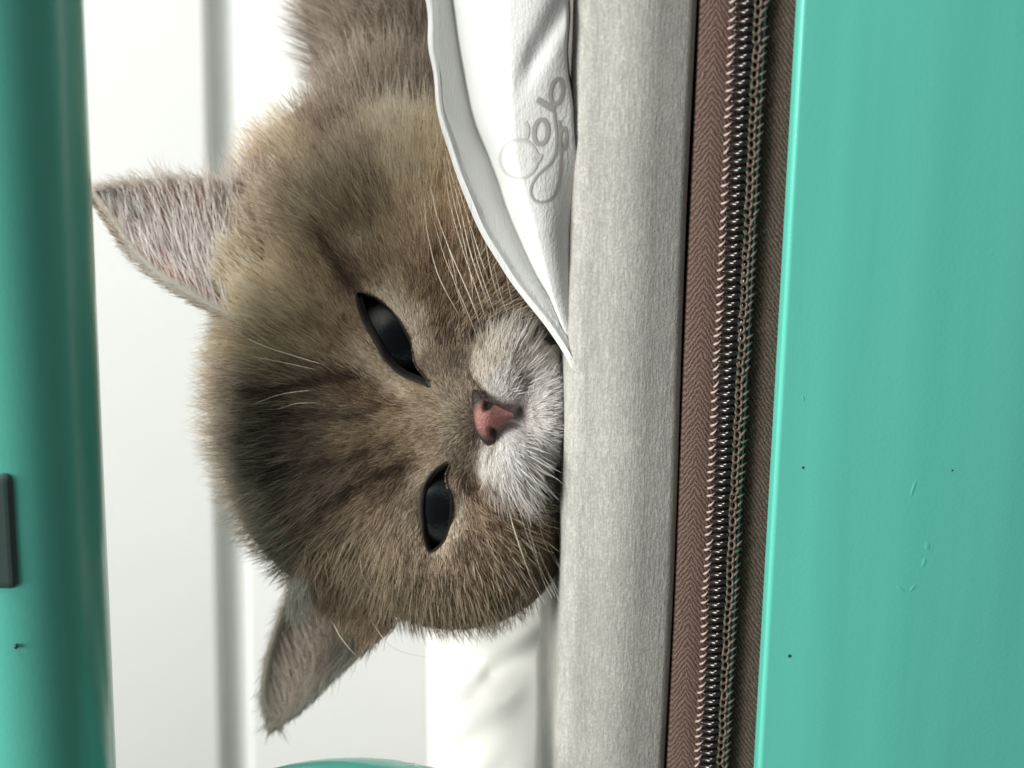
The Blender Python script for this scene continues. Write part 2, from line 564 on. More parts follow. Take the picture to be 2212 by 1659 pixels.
    strokes = [
        (ell(1120, 343, 40, 42), 3.0, kp2), (ell(1168, 285, 15, 27, 0.08), 4.6, kp), (ell(1202, 198, 13, 28, 0.15), 4.2, kp),
        (catmull([(1160, 215), (1178, 226), (1197, 238)], 14), 6.5, kp),
        (catmull([(1152, 338), (1160, 345), (1166, 332)], 14), 7.0, kp2),
        (catmull([(1196, 240), (1202, 300), (1194, 345), (1160, 380), (1146, 408), (1152, 430), (1172, 437), (1195, 424), (1208, 388), (1211, 330), (1208, 260)], 60), 2.6, kp),
        (ell(1216, 300, 7, 24, 0.05), 3.5, kp), (catmull([(1134, 262), (1140, 280), (1136, 300)], 14), 4.0, kp2),
    ]
    for pts, hw, mt in strokes:
        V = []
        tan = np.gradient(pts, axis=0); tan /= np.linalg.norm(tan, axis=1, keepdims=True) + 1e-9
        nor = np.stack([-tan[:, 1], tan[:, 0]], -1)
        okrow = []
        for kx in (-1, 0, 1):
            for p, nn in zip(pts, nor):
                x, y = p + nn * hw * kx
                dv = W(x, y, 0) - a_CAM
                h = PILLOW_BVH.ray_cast(Vector(a_CAM), Vector(dv / np.linalg.norm(dv)))
                V.append(None if h[0] is None else np.array(h[0]) - dv / np.linalg.norm(dv) * 0.00012)
        n = len(pts)
        F = [f for f in [(i, i + 1, n + i + 1, n + i) for i in range(n - 1)] + [(n + i, n + i + 1, 2 * n + i + 1, 2 * n + i) for i in range(n - 1)] if all(V[q] is not None for q in f)]
        V = [v if v is not None else np.zeros(3) + loc0 for v in V]
        if F:
            mesh_obj('printed_loop', np.array(V) - loc0, F, mt.m, root)
build_pillow()

# ------------------------------------------------------------------ crumpled sheet behind the cat
def build_sheet():
    root_loc = W(1150, 1500, 1000)
    nx, ny = 90, 200
    x = np.linspace(922, 1262, nx)[:, None]
    y = np.linspace(900, 2100, ny)[None, :]
    X, Y = np.broadcast_arrays(x, y)
    t = (X - 922) / 340
    base = 1750 - 800 * t ** 0.8 + 0.3 * (Y - 1500)
    f1 = np.sin((Y - 0.85 * (X - 900)) / 38 + 1.3 * np.sin(X / 60) + 0.8 * np.sin(Y / 75))
    f2 = np.sin((Y + 0.5 * X) / 21 + 2 * np.sin(Y / 90 + X / 70))
    env = np.clip((t - 0.08) / 0.35, 0, 1)
    D = base + (60 * f1 + 24 * f2 + 14 * np.sin(X / 17 + Y / 37)) * env
    Xc = X + 10 * np.sin(Y / 60) * env + 0.012 * (Y - 1500)
    P = W(Xc, Y, D).reshape(-1, 3)
    k = NT('white_linen', Roughness=0.9, Base_Color=(0.64, 0.635, 0.60, 1))
    k.bump(k.noise(k.coord(), 1500, 2), 0.0003, 0.4)
    o = mesh_obj('bed_sheet', P - root_loc, grid_faces(nx, ny), k.m)
    o.location = root_loc
    md = o.modifiers.new('thickness', 'SOLIDIFY'); md.thickness = 0.0015; md.offset = -1
    tag(o, 'crumpled white bed sheet bunched behind the cat against the wall', 'bed sheet')
build_sheet()

# ================================================================== the cat
cat = empty('cat', tuple(W(1190, 700, 500)))
tag(cat, 'brown grey tabby kitten with white muzzle resting its chin on the mattress edge', 'cat')
CAT0 = np.array(cat.location)

def surface_nets(F, org, h):
    neg = F < 0
    nx, ny, nz = F.shape
    cnt = np.zeros((nx - 1, ny - 1, nz - 1), np.int8)
    for a in (0, 1):
        for b in (0, 1):
            for c in (0, 1):
                cnt += neg[a:nx - 1 + a, b:ny - 1 + b, c:nz - 1 + c]
    act = (cnt > 0) & (cnt < 8)
    idx = np.argwhere(act)
    vid = -np.ones(act.shape, np.int64)
    vid[act] = np.arange(len(idx))
    corners = np.array([(a, b, c) for a in (0, 1) for b in (0, 1) for c in (0, 1)])
    vals = np.stack([F[idx[:, 0] + a, idx[:, 1] + b, idx[:, 2] + c] for a, b, c in corners], 1)
    acc, num = np.zeros((len(idx), 3)), np.zeros(len(idx))
    for i in range(8):
        for j in range(i + 1, 8):
            if np.abs(corners[i] - corners[j]).sum() != 1:
                continue
            a, b = vals[:, i], vals[:, j]
            mk = (a < 0) != (b < 0)
            t = np.where(mk, a / np.where(mk, a - b, 1), 0)
            acc += np.where(mk[:, None], corners[i] + t[:, None] * (corners[j] - corners[i]), 0)
            num += mk
    V = org + h * (idx + acc / num[:, None])
    quads = []
    for ax in range(3):
        sl0, sl1 = [slice(None)] * 3, [slice(None)] * 3
        sl0[ax], sl1[ax] = slice(0, -1), slice(1, None)
        s0, s1 = neg[tuple(sl0)], neg[tuple(sl1)]
        e = np.argwhere(s0 != s1)
        o1, o2 = [(1, 2), (2, 0), (0, 1)][ax]
        ok = (e[:, o1] > 0) & (e[:, o2] > 0) & (e[:, o1] < F.shape[o1] - 1) & (e[:, o2] < F.shape[o2] - 1)
        e = e[ok]
        flip = ~s0[tuple(e.T)]
        q = []
        for d1, d2 in ((-1, -1), (0, -1), (0, 0), (-1, 0)):
            c = e.copy(); c[:, o1] += d1; c[:, o2] += d2
            q.append(vid[tuple(c.T)])
        q = np.stack(q, 1)
        q[flip] = q[flip][:, ::-1]
        quads.append(q)
    Q = np.concatenate(quads)
    return V, Q[(Q >= 0).all(1)]

def smin(a, b, k):
    h = np.maximum(k - np.abs(a - b), 0) / k
    return np.minimum(a, b) - h * h * k * 0.25

def ellipsoid(G, c, r, rot=0.0):
    q = G - c
    if rot:
        cs, sn = math.cos(rot), math.sin(rot)
        q = np.stack([q[..., 0] * cs + q[..., 1] * sn, -q[..., 0] * sn + q[..., 1] * cs, q[..., 2]], -1)
    q = q / np.array(r, np.float32)
    k0 = np.sqrt((q * q).sum(-1)) + 1e-6
    k1 = np.sqrt(((q / np.array(r, np.float32)) ** 2).sum(-1)) + 1e-9
    return k0 * (k0 - 1) / k1

def capsule(G, a, b, ra, rb):
    ab = b - a
    t = np.clip(((G - a) @ ab) / (ab @ ab), 0, 1)
    return np.linalg.norm(G - (a + t[..., None] * ab), axis=-1) - (ra + (rb - ra) * t)

def make_grid(lo, hi, h):
    ax = [np.arange(l, u, h, dtype=np.float32) for l, u in zip(lo, hi)]
    return np.stack(np.meshgrid(*ax, indexing='ij'), -1), np.array(lo, float)

EYE_T = [(770, 633), (800, 638), (824, 652), (850, 677), (872, 712), (888, 747), (896, 784), (912, 810), (930, 836), (905, 826), (866, 809), (833, 779), (811, 741), (789, 702), (775, 668)]
EYE_B = [(974, 996), (963, 1026), (968, 1052), (973, 1076), (974, 1101), (971, 1131), (962, 1161), (946, 1183), (927, 1192), (917, 1171), (911, 1139), (907, 1107), (908, 1079), (915, 1052), (930, 1026), (948, 1008)]
NOSE_POLY = [(1012, 822), (1030, 840), (1052, 866), (1076, 874), (1100, 886), (1118, 899), (1096, 918), (1078, 942), (1064, 962), (1056, 974), (1040, 958), (1026, 930), (1016, 890), (1010, 855)]

def build_body():
    H = 9.0
    G, org = make_grid((-760, -1250, -40), (330, 640, 1250), H)
    def E(x, y, d, rx, ry, rd, rot=0.0):
        return ellipsoid(G, loc(x, y, d).astype(np.float32), (rx, ry, rd), rot)
    F = E(806, 870, 545, 366, 452, 410)                      # cranium
    F = smin(F, E(985, 1160, 420, 235, 200, 240), 90)        # cheek on the left of the face
    F = smin(F, E(980, 600, 420, 260, 260, 260), 110)        # cheek on the right
    F = smin(F, E(840, 430, 520, 330, 235, 300), 90)         # ruff behind the cheek
    F = smin(F, E(990, 905, 248, 118, 135, 128), 90)         # snout
    F = smin(F, capsule(G, loc(800, 905, 215).astype(np.float32), loc(990, 902, 165).astype(np.float32), 75, 50), 70)
    F = smin(F, E(1085, 808, 178, 66, 88, 85), 40)           # whisker pads
    F = smin(F, E(1098, 988, 182, 66, 84, 85), 40)
    F = smin(F, E(1165, 880, 205, 52, 115, 85), 22)          # chin
    F = smin(F, E(760, 640, 240, 60, 110, 60, 0.5), 60)      # brows
    F = smin(F, E(850, 1110, 240, 50, 100, 60, -0.3), 60)
    F = np.minimum(F, smin(E(930, -60, 820, 290, 520, 360), E(1000, -350, 800, 330, 500, 400), 60))   # shoulder and body
    F = smin(F, E(900, 330, 640, 250, 260, 300), 30)
    # cut off everything that would lie below the mattress top
    Pz = a_CAM[2] + DIST * a_FW[2] + U * (G[..., 0] * a_RT[2] + G[..., 2] * a_FW[2])
    ztop = z_at(1222, 0.004)
    F = np.maximum(F, (ztop - 0.0005 - Pz) / U)
    V, Q = surface_nets(F.astype(np.float64), org, H)
    return V, Q
BV, BQ = build_body()

def tri_of(q):
    return np.concatenate([q[:, [0, 1, 2]], q[:, [0, 2, 3]]])
BT = tri_of(BQ)
def vert_normals(V, T):
    n = np.cross(V[T[:, 1]] - V[T[:, 0]], V[T[:, 2]] - V[T[:, 0]])
    out = np.zeros_like(V)
    for i in range(3):
        np.add.at(out, T[:, i], n)
    return out / (np.linalg.norm(out, axis=1, keepdims=True) + 1e-12)
BNm = vert_normals(BV, BT)
# orientation: the face nearest to the viewer must have its normal towards the viewer (-depth)
if BNm[np.argmin(BV[:, 2]), 2] > 0:
    BQ = BQ[:, ::-1]; BT = tri_of(BQ); BNm = -BNm
BODY_BVH = BVHTree.FromPolygons([tuple(v) for v in BV], [tuple(int(i) for i in t) for t in BT])
EYE_PT = Vector((0, 0, -DIST / U))
def surf(x, y, default=450.0):
    """depth of the cat's skin met by the sight line (x, y)"""
    d = Vector(loc(x, y, 0)) - EYE_PT
    h = BODY_BVH.ray_cast(EYE_PT, d.normalized())
    return h[0][2] if h[0] is not None else default

def inside(poly, P):
    poly = np.asarray(poly, float)
    x, y = P[:, 0], P[:, 1]
    r = np.zeros(len(P), bool)
    j = len(poly) - 1
    for i in range(len(poly)):
        xi, yi, xj, yj = *poly[i], *poly[j]
        c = ((yi > y) != (yj > y)) & (x < (xj - xi) * (y - yi) / (yj - yi + 1e-12) + xi)
        r ^= c
        j = i
    return r

def dist_poly(poly, P):
    p = np.asarray(poly, float)
    best = np.full(len(P), 1e9)
    for a, b in zip(p, np.roll(p, -1, 0)):
        ab = b - a
        t = np.clip(((P - a) @ ab) / (ab @ ab), 0, 1)
        best = np.minimum(best, np.linalg.norm(P - a - t[:, None] * ab, axis=1))
    return best

# kitten's coat pattern by place on the face, with light and shade painted in
COAT = np.array([
 # forehead, dark: the rail's shadow painted in with the coat
 (600,930,84,75,64),(680,950,80,71,60),(640,1050,82,74,63),(575,870,94,84,70),(700,890,96,84,68),(720,1040,84,74,62),(560,990,88,79,67),
 (760,930,104,91,71),(770,1010,92,80,64),(700,830,98,84,66),(640,800,112,98,78),
 # crown edge, paler grey brown, light falling past the rail painted in
 (470,900,142,127,110),(480,1000,146,132,117),(530,1090,138,123,106),(600,1180,118,104,88),(455,800,128,114,95),(440,680,130,115,95),(500,740,130,114,90),(500,850,118,105,88),(430,600,120,106,88),
 (744,822,88,72,56),(800,850,104,88,66),(860,890,130,112,86),(905,935,124,108,84),(850,965,116,101,79),(940,900,128,113,90),
 (843,828,152,135,107),(870,850,150,132,104),(800,800,146,129,103),(770,770,138,120,95),(745,720,120,102,79),(910,868,136,120,96),
 (900,1035,150,135,110),(870,1085,142,127,104),(930,1000,142,126,100),(890,1130,138,124,100),(878,1005,94,79,62),(830,1060,98,84,66),(800,1110,118,103,83),
 # in front of the right ear
 (600,640,176,152,114),(560,600,180,160,124),(650,660,168,144,106),(640,730,158,137,104),(590,740,154,134,103),(700,600,132,109,81),(740,590,100,82,63),(690,680,142,120,91),
 (600,520,158,138,108),(650,470,156,138,110),(560,350,140,120,96),(620,330,152,134,107),(570,450,150,132,110),
 # cheek on the right of the face
 (700,400,148,132,107),(760,340,150,134,110),(800,430,140,124,100),(850,480,150,129,98),(900,430,186,160,122),(870,340,206,179,137),(930,330,194,165,124),(960,430,172,142,105),(840,260,192,172,138),
 (760,500,136,118,93),(820,560,124,106,82),(930,560,120,102,79),(1000,560,130,110,84),(1040,480,126,101,75),(1060,600,142,122,95),(1100,650,140,122,98),(990,480,150,122,92),
 (885,680,178,158,128),(860,645,168,148,120),(905,735,168,148,120),(950,640,108,91,71),(960,720,98,85,71),(930,780,110,97,80),(990,780,96,86,74),(1000,840,122,110,92),(900,620,112,95,74),(1020,690,132,113,88),
 # body
 (750,100,128,111,91),(680,150,104,92,77),(650,50,98,88,75),(850,100,132,115,94),(900,150,122,104,84),(800,210,122,106,88),(700,240,106,93,78),(740,0,124,107,88),(640,200,92,82,70),
 # muzzle and chin, white
 (1080,740,196,188,170),(1050,700,190,178,156),(1100,640,160,146,122),(1010,720,150,136,114),(1090,820,222,220,213),(1150,690,160,148,125),(1120,760,202,196,184),(1060,790,190,180,160),(1180,850,222,221,217),(1170,960,224,222,217),(1190,760,190,184,172),(1200,1000,214,211,203),
 (1110,1000,230,230,224),(1090,960,226,226,220),(1120,1040,216,213,204),(1150,1050,196,190,178),(1180,1085,156,148,133),(1070,1010,210,206,194),(1130,900,214,212,207),
 # left of the face
 (1040,1062,118,103,84),(1000,1040,98,85,71),(1060,1130,122,104,82),(1000,1180,104,91,74),(940,1260,102,91,75),(1050,1250,116,101,81),(1150,1150,110,99,80),(1180,1220,84,76,61),(1100,1320,102,92,76),(950,1340,94,85,70),
 (850,1250,116,103,81),(760,1200,122,108,86),(700,1130,104,92,75),(780,1300,130,113,93),(680,1240,118,104,86),(1120,1100,118,104,84),
 (988,1090,168,150,122),(980,1140,160,142,115),(955,1200,150,134,109),(900,1210,146,130,105),(890,1180,134,119,96),
 (970,880,128,119,101),(1000,960,106,98,83),(985,930,120,112,95),(1000,1000,98,88,74),
], float)
COAT_P, COAT_C = COAT[:, :2], lin(COAT[:, 2:])
FLOW = np.array([
 (600,900,-1,.05),(500,750,-1,-.1),(480,950,-1,.05),(700,1100,-.85,.5),(560,1150,-.9,.45),(620,700,-.85,-.5),(700,620,-.6,-.8),(800,450,-.3,-.95),(900,350,-.1,-1),(1000,550,.05,-1),
 (950,700,0,-1),(1000,800,.1,-1),(1100,700,.35,-.94),(1150,720,.5,-.85),(1165,800,.5,-.86),(1190,880,1,-.05),(1170,980,.6,.8),(1080,800,.15,-1),(1090,850,.3,-.95),(1090,960,.45,.9),(1110,1020,.5,.87),(1150,1060,.5,.87),
 (1040,1080,.35,.94),(1060,1180,.3,.95),(1000,1150,.15,1),(950,1300,.15,1),(1100,1300,.3,.95),(850,1200,-.1,1),(750,1200,-.35,.94),(900,900,-1,0),(980,900,-1,0),(800,920,-1,0),(985,960,-.6,.8),(860,1080,-.5,.86),(820,1020,-.9,.35),
 (790,800,-.9,-.45),(740,680,-.45,-.9),(760,740,-.7,-.7),(860,840,-.9,-.35),(750,100,-.15,-1),(660,100,-.6,-.8),(600,340,-.75,-.65),(700,350,-.4,-.9),(880,200,.0,-1),(930,940,-.95,.2),(1000,850,-.3,-.95),(900,1040,-.8,.6),(650,1240,-.7,.7),(560,600,-.7,-.6),
], float)
LEN = np.array([(1040,880,14),(985,900,16),(930,900,24),(860,900,36),(740,930,50),(600,930,62),(470,900,66),(500,700,66),(1000,800,26),(950,640,42),(900,560,55),(1000,500,75),(900,380,90),(800,420,85),(700,400,75),(640,600,75),(700,100,95),(850,100,100),
 (1090,820,36),(1090,960,40),(1110,1020,62),(1150,1060,66),(1180,880,60),(1170,780,62),(1110,730,60),(1180,980,66),(1000,1100,42),(1000,1200,36),(1000,1320,44),(850,1260,52),(700,1200,66),(780,800,40),(880,1080,40),(950,1000,20),(1020,990,18),(560,1120,62),(1100,660,60),(600,340,80)], float)

def interp(P, ctr, val, soft, power=2.0):
    out = np.empty((len(P), val.shape[1]))
    for i in range(0, len(P), 20000):
        d2 = ((P[i:i + 20000, None] - ctr[None]) ** 2).sum(-1)
        wt = 1.0 / (d2 + soft * soft) ** power
        out[i:i + 20000] = (wt @ val) / wt.sum(1, keepdims=True)
    return out

def coat(P):
    c = interp(P, COAT_P, COAT_C, 10, 2.8)
    mean = c.mean(1, keepdims=True)
    c = c / mean * 0.16 * np.where(mean < 0.16, (mean / 0.16) ** 1.12, (mean / 0.16) ** 0.92)
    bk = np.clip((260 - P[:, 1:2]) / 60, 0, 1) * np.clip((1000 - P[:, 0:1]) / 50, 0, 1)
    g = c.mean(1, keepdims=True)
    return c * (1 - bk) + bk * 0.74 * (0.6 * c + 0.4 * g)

# ---- ears: cupped triangles, sharing the body's mesh
def ear_patch(A, B, dA, dB, tipd, bulge, n=26, m_=22):
    a2, b2 = catmull(A, n), catmull(B, n)
    t = np.linspace(0, 1, n)
    da = tipd + (dA - tipd) * t
    db = tipd + (dB - tipd) * t
    s = np.linspace(0, 1, m_)
    X = a2[:, None, 0] * (1 - s)[None, :, None][..., 0] + b2[:, None, 0] * s[None, :]
    Y = a2[:, None, 1] * (1 - s)[None] + b2[:, None, 1] * s[None]
    D = da[:, None] * (1 - s)[None] + db[:, None] * s[None] + bulge * np.sin(np.pi * s)[None] ** 0.8 * (t ** 0.8)[:, None]
    return loc(X, Y, D), t, s
EAR_T = ear_patch([(207, 414), (262, 402), (330, 393), (400, 390), (470, 394), (540, 396), (612, 392)],
                  [(207, 414), (243, 470), (288, 540), (340, 590), (400, 630), (462, 664), (532, 695)], 400, 330, 400, 95)
EAR_B = ear_patch([(594, 1556), (577, 1520), (575, 1470), (586, 1408), (606, 1340), (632, 1275), (668, 1205)],
                  [(594, 1556), (642, 1526), (690, 1482), (732, 1441), (772, 1405), (812, 1372), (856, 1338)], 690, 520, 640, 90)
def ear_shell(patch, off):
    Pf, t, s = patch
    n, m_ = Pf.shape[:2]
    du, dv = np.gradient(Pf, axis=0), np.gradient(Pf, axis=1)
    N = np.cross(du, dv)
    N /= np.linalg.norm(N, axis=-1, keepdims=True) + 1e-9
    N = np.where(N[..., 2:3] < 0, -N, N)                     # away from the viewer
    th = 13 * (0.35 + 0.65 * np.sin(np.pi * s)[None, :, None] ** 0.5) * np.minimum(1, t * 6 + 0.15)[:, None, None]
    Pb = Pf + N * th
    V = np.concatenate([Pf.reshape(-1, 3), Pb.reshape(-1, 3)])
    f = grid_faces(n, m_)
    fb = [tuple(q + n * m_ for q in g[::-1]) for g in f]
    side = []
    for i in range(n - 1):
        for j, sg in ((0, 1), (m_ - 1, -1)):
            q = (i * m_ + j, (i + 1) * m_ + j, n * m_ + (i + 1) * m_ + j, n * m_ + i * m_ + j)
            side.append(q if sg > 0 else q[::-1])
    nrm = np.cross(Pf[5, 6] - Pf[5, 5], Pf[6, 5] - Pf[5, 5])
    faces = f + fb + side
    return V, [tuple(q + off for q in g) for g in faces], -N, n * m_

# eye openings: drop the skin inside each almond
pv = proj(BV)
hole = np.zeros(len(BV), bool)
for poly in (EYE_T, EYE_B):
    hole |= (inside(poly, pv) | (dist_poly(poly, pv) < 5)) & (BNm[:, 2] < 0.1) & (BV[:, 2] < 420)
keep = ~hole[BQ].any(1)
eT_V, eT_F, eT_N, eT_n = ear_shell(EAR_T, len(BV))
eB_V, eB_F, eB_N, eB_n = ear_shell(EAR_B, len(BV) + len(eT_V))
allV = np.concatenate([BV, eT_V, eB_V])
allF = [tuple(q) for q in BQ[keep]] + eT_F + eB_F
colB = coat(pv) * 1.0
def ear_color(patch, V, nfront, red, base, rimc):
    n, m_ = patch[0].shape[:2]
    t, s = patch[1], patch[2]
    c = np.zeros((n, m_, 3))
    edge = np.minimum(s, 1 - s)[None, :] * 2
    c[:] = base
    redw = np.exp(-((s[None] - red[0]) / 0.25) ** 2) * np.exp(-((t[:, None] - red[1]) / 0.35) ** 2)
    c = c * (1 - redw[..., None]) + np.array(lin(red[2])) * redw[..., None]
    rw = np.clip(1 - edge * 7, 0, 1)[..., None] * np.ones((n, m_, 1))
    c = c * (1 - rw) + np.array(rimc) * rw
    back = np.ones((n * m_, 3)) * lin((130, 114, 95))
    return np.concatenate([c.reshape(-1, 3), back])
cT = ear_color(EAR_T, eT_V, eT_n, (0.12, 0.62, (150, 92, 82)), lin((176, 126, 118)), lin((196, 176, 152)))
cB = ear_color(EAR_B, eB_V, eB_n, (0.80, 0.55, (150, 88, 72)), lin((160, 112, 98)), lin((170, 150, 126)))
ks = NT('cat_skin', Roughness=0.75)
at = ks.n('ShaderNodeAttribute', attribute_name='col'); ks.color(at.outputs['Color'])
ks.b.inputs['Specular IOR Level'].default_value = 0.15
mesh_obj('body', from_view(allV) - CAT0, allF, ks.m, cat, colors=np.concatenate([colB, cT * 1.4, cB * 1.9]))  # ear skin brightened in colour to offset shade, the left ear most

# ---- eyes
def build_eye(poly, inset_lo, inset_up, upper_dir, gaze, glow):
    p = catmull(poly, 72, closed=True)
    c = p.mean(0)
    d = np.array([surf(*(c + (q - c) * 1.06)) for q in p])
    for _ in range(5):
        d = (np.roll(d, 1) + d + np.roll(d, -1)) / 3
    tan = np.roll(p, -1, 0) - np.roll(p, 1, 0)
    nor = np.stack([tan[:, 1], -tan[:, 0]], -1)
    nor /= np.linalg.norm(nor, axis=1, keepdims=True)
    if ((p + nor * 3 - c) ** 2).sum() < ((p - c) ** 2).sum():
        nor = -nor                                           # outward
    up = np.clip(nor @ np.array(upper_dir), -1, 1) * 0.5 + 0.5
    ins = inset_lo + (inset_up - inset_lo) * up ** 1.2
    R = 104.0
    dc = surf(*c) if not inside(poly, c[None])[0] else float(np.mean(d)) - 6
    ctr = loc(c[0], c[1], dc + 2 + R)
    def sphere_d(q):
        w_ = loc(q[:, 0], q[:, 1], dc + 5)
        r2 = (w_[:, 0] - ctr[0]) ** 2 + (w_[:, 1] - ctr[1]) ** 2
        return ctr[2] - np.sqrt(np.maximum(R * R - r2, 0))
    loops = []
    def add(q, dd):
        loops.append((q, np.minimum(dd, d + (8 if not loops else 5))))
    q = p + nor * 10; add(q, d + 8)
    q = p + nor * 1.5; add(q, np.minimum(d - 2, sphere_d(q) - 5))
    q = p; add(q, np.minimum(d - 4, sphere_d(q) - 6))
    q = p - nor * (ins * 0.5)[:, None]; add(q, sphere_d(q) - 6)
    q = p - nor * (ins * 0.85)[:, None]; add(q, sphere_d(q) - 4.5)
    q = p - nor * ins[:, None]; add(q, sphere_d(q) - 1.5)
    q = q - nor * 1.0; loops.append((q, np.minimum(sphere_d(q) + 6, d + 30)))
    V = np.concatenate([loc(a[:, 0], a[:, 1], b) for a, b in loops])
    F = grid_faces(len(loops), 72, True)
    lid = NT('dark_eyelid', Roughness=0.6, Base_Color=(0.006, 0.0055, 0.005, 1))
    la = lid.n('ShaderNodeAttribute', attribute_name='col'); lid.color(la.outputs['Color'])
    lc = np.concatenate([np.tile(np.array(q_) , (72, 1)) for q_ in ((.10, .085, .07), (.07, .058, .047), (.03, .025, .021), (.010, .009, .008), (.006, .0055, .005), (.005, .005, .005), (.004, .004, .004))])
    lid.b.inputs['Specular IOR Level'].default_value = 0.12
    # eyeball
    th, ph = np.linspace(0, np.pi, 65), np.linspace(0, 2 * np.pi, 96, endpoint=False)
    sv = np.stack([np.sin(th)[:, None] * np.cos(ph)[None], np.sin(th)[:, None] * np.sin(ph)[None], -np.cos(th)[:, None] * np.ones(96)[None]], -1)
    ev = (ctr + R * sv).reshape(-1, 3)
    kk = NT('kitten_eye', Roughness=0.35)
    kk.b.inputs['Specular IOR Level'].default_value = 0.1
    pe = proj(ev)
    okv = inside(poly, pe) | (dist_poly(poly, pe) < 7) | (sv.reshape(-1, 3)[:, 2] > 0.35)
    e = mesh_obj('eye', R * sv.reshape(-1, 3) * U, [f for f in grid_faces(65, 96, True) if okv[list(f)].all()], kk.m, cat)
    e.location = from_view(ctr) - CAT0
    rot = Matrix([[RT[i], -UPI[i], FW[i]] for i in range(3)])
    e.rotation_euler = rot.to_euler()
    # iris seen as rings round the gaze axis
    v = kk.coord()
    sub = kk.n('ShaderNodeVectorMath', operation='DISTANCE')
    kk.l(v, sub.inputs[0])
    g = np.array([gaze[0], gaze[1], -math.sqrt(max(R * R - gaze[0] ** 2 - gaze[1] ** 2, 1))]) * U
    sub.inputs[1].default_value = tuple(g)
    nn = kk.noise(v, 1900, 4, 0.7)
    dist = kk.math('ADD', kk.math('MULTIPLY', sub.outputs['Value'], 1 / (110 * U)), kk.math('MULTIPLY', kk.math('SUBTRACT', nn, 0.5), 0.55))
    g_ = glow
    kk.color(kk.ramp(dist, [(0.0, (0.004, 0.005, 0.006)), (0.30, (0.005, 0.008, 0.011)), (0.42, (0.016 * g_, 0.019 * g_, 0.020 * g_)), (0.62, (0.034 * g_, 0.036 * g_, 0.033 * g_)), (0.85, (0.022 * g_, 0.022 * g_, 0.020 * g_)), (1.0, (0.008, 0.008, 0.008))]))
    lo = mesh_obj('eyelid', from_view(V) - (CAT0 + np.array(e.location)), F, lid.m, None, colors=lc)
    lo.parent = cat
    lo.location = e.location
build_eye(EYE_T, 2.5, 15, (-0.85, 0.5), (14, 0), 1.3)
build_eye(EYE_B, 2.5, 10, (-1, 0), (0, 4), 1.3)

# ---- nose
def build_nose():
    H = 2.2
    lo, hi = loc(985, 790, 60) , loc(1150, 1010, 60)
    G, org = make_grid((lo[0], lo[1], 20), (hi[0] + 10, hi[1] + 10, 190), H)
    def E(x, y, d, rx, ry, rd, rot=0.0):
        return ellipsoid(G, loc(x, y, d).astype(np.float32), (rx, ry, rd), rot)
    F = E(1044, 899, 112, 36, 56, 34)
    F = smin(F, capsule(G, loc(1052, 899, 112).astype(np.float32), loc(1104, 898, 118).astype(np.float32), 34, 11), 14)
    F = smin(F, E(1040, 856, 120, 24, 24, 28, 0.5), 16)
    F = smin(F, E(1051, 946, 122, 24, 22, 28, -0.4), 16)
    P2 = proj(G.reshape(-1, 3).astype(float))
    poly = catmull([(1018, 832), (1034, 846), (1054, 868), (1076, 876), (1100, 887), (1116, 899), (1096, 915), (1078, 940), (1066, 958), (1054, 966), (1040, 950), (1028, 925), (1022, 890), (1016, 855)], 60, closed=True)
    dp = dist_poly(poly, P2)
    dp = np.where(inside(poly, P2), -dp, dp).reshape(G.shape[:3])
    F = -smin(-F, -dp, 12)
    def cut(F, s, k=9):
        return -smin(-F, s, k)
    F = cut(F, E(1055, 873, 82, 9, 18, 26, 0.5))
    F = cut(F, capsule(G, loc(1056, 870, 78).astype(np.float32), loc(1036, 838, 94).astype(np.float32), 6, 2.5), 4)
    F = cut(F, E(1066, 937, 84, 8, 17, 26, -0.55))
    F = cut(F, capsule(G, loc(1068, 936, 82).astype(np.float32), loc(1062, 958, 98).astype(np.float32), 6, 2.5), 4)
    F = cut(F, capsule(G, loc(1072, 899, 72).astype(np.float32), loc(1108, 899, 92).astype(np.float32), 3.5, 3.5), 10)
    V, Q = surface_nets(F.astype(np.float64), org, H)
    T = tri_of(Q)
    n = vert_normals(V, T)
    if n[np.argmin(V[:, 2]), 2] > 0:
        Q = Q[:, ::-1]
    p = proj(V)
    pink, dusk = lin((164, 112, 106)), lin((46, 36, 32))
    w_ = np.clip((np.hypot((p[:, 0] - 1066) / 50, (p[:, 1] - 903) / 50) - 0.66) / 0.36, 0, 1)[:, None]
    w_ = w_ * np.clip((1100 - p[:, 0:1]) / 25, 0.25, 1)
    c = pink * (1 - w_) + dusk * w_
    for sx, sy, rr in ((1056, 874, 13), (1067, 936, 11)):  # shade of the nostril hollows painted into the nose colour
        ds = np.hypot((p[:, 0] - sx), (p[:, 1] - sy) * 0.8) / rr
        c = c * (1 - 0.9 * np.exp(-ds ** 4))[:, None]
    k = NT('nose_leather', Roughness=0.5)
    a = k.n('ShaderNodeAttribute', attribute_name='col'); k.color(a.outputs['Color'])
    k.b.inputs['Subsurface Weight'].default_value = 0.05
    k.b.inputs['Subsurface Radius'].default_value = (0.001, 0.0004, 0.0003)
    k.bump(k.noise(k.coord(), 1500, 3, 0.6), 0.0005, 0.9)
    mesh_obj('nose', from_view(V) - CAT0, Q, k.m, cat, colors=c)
build_nose()

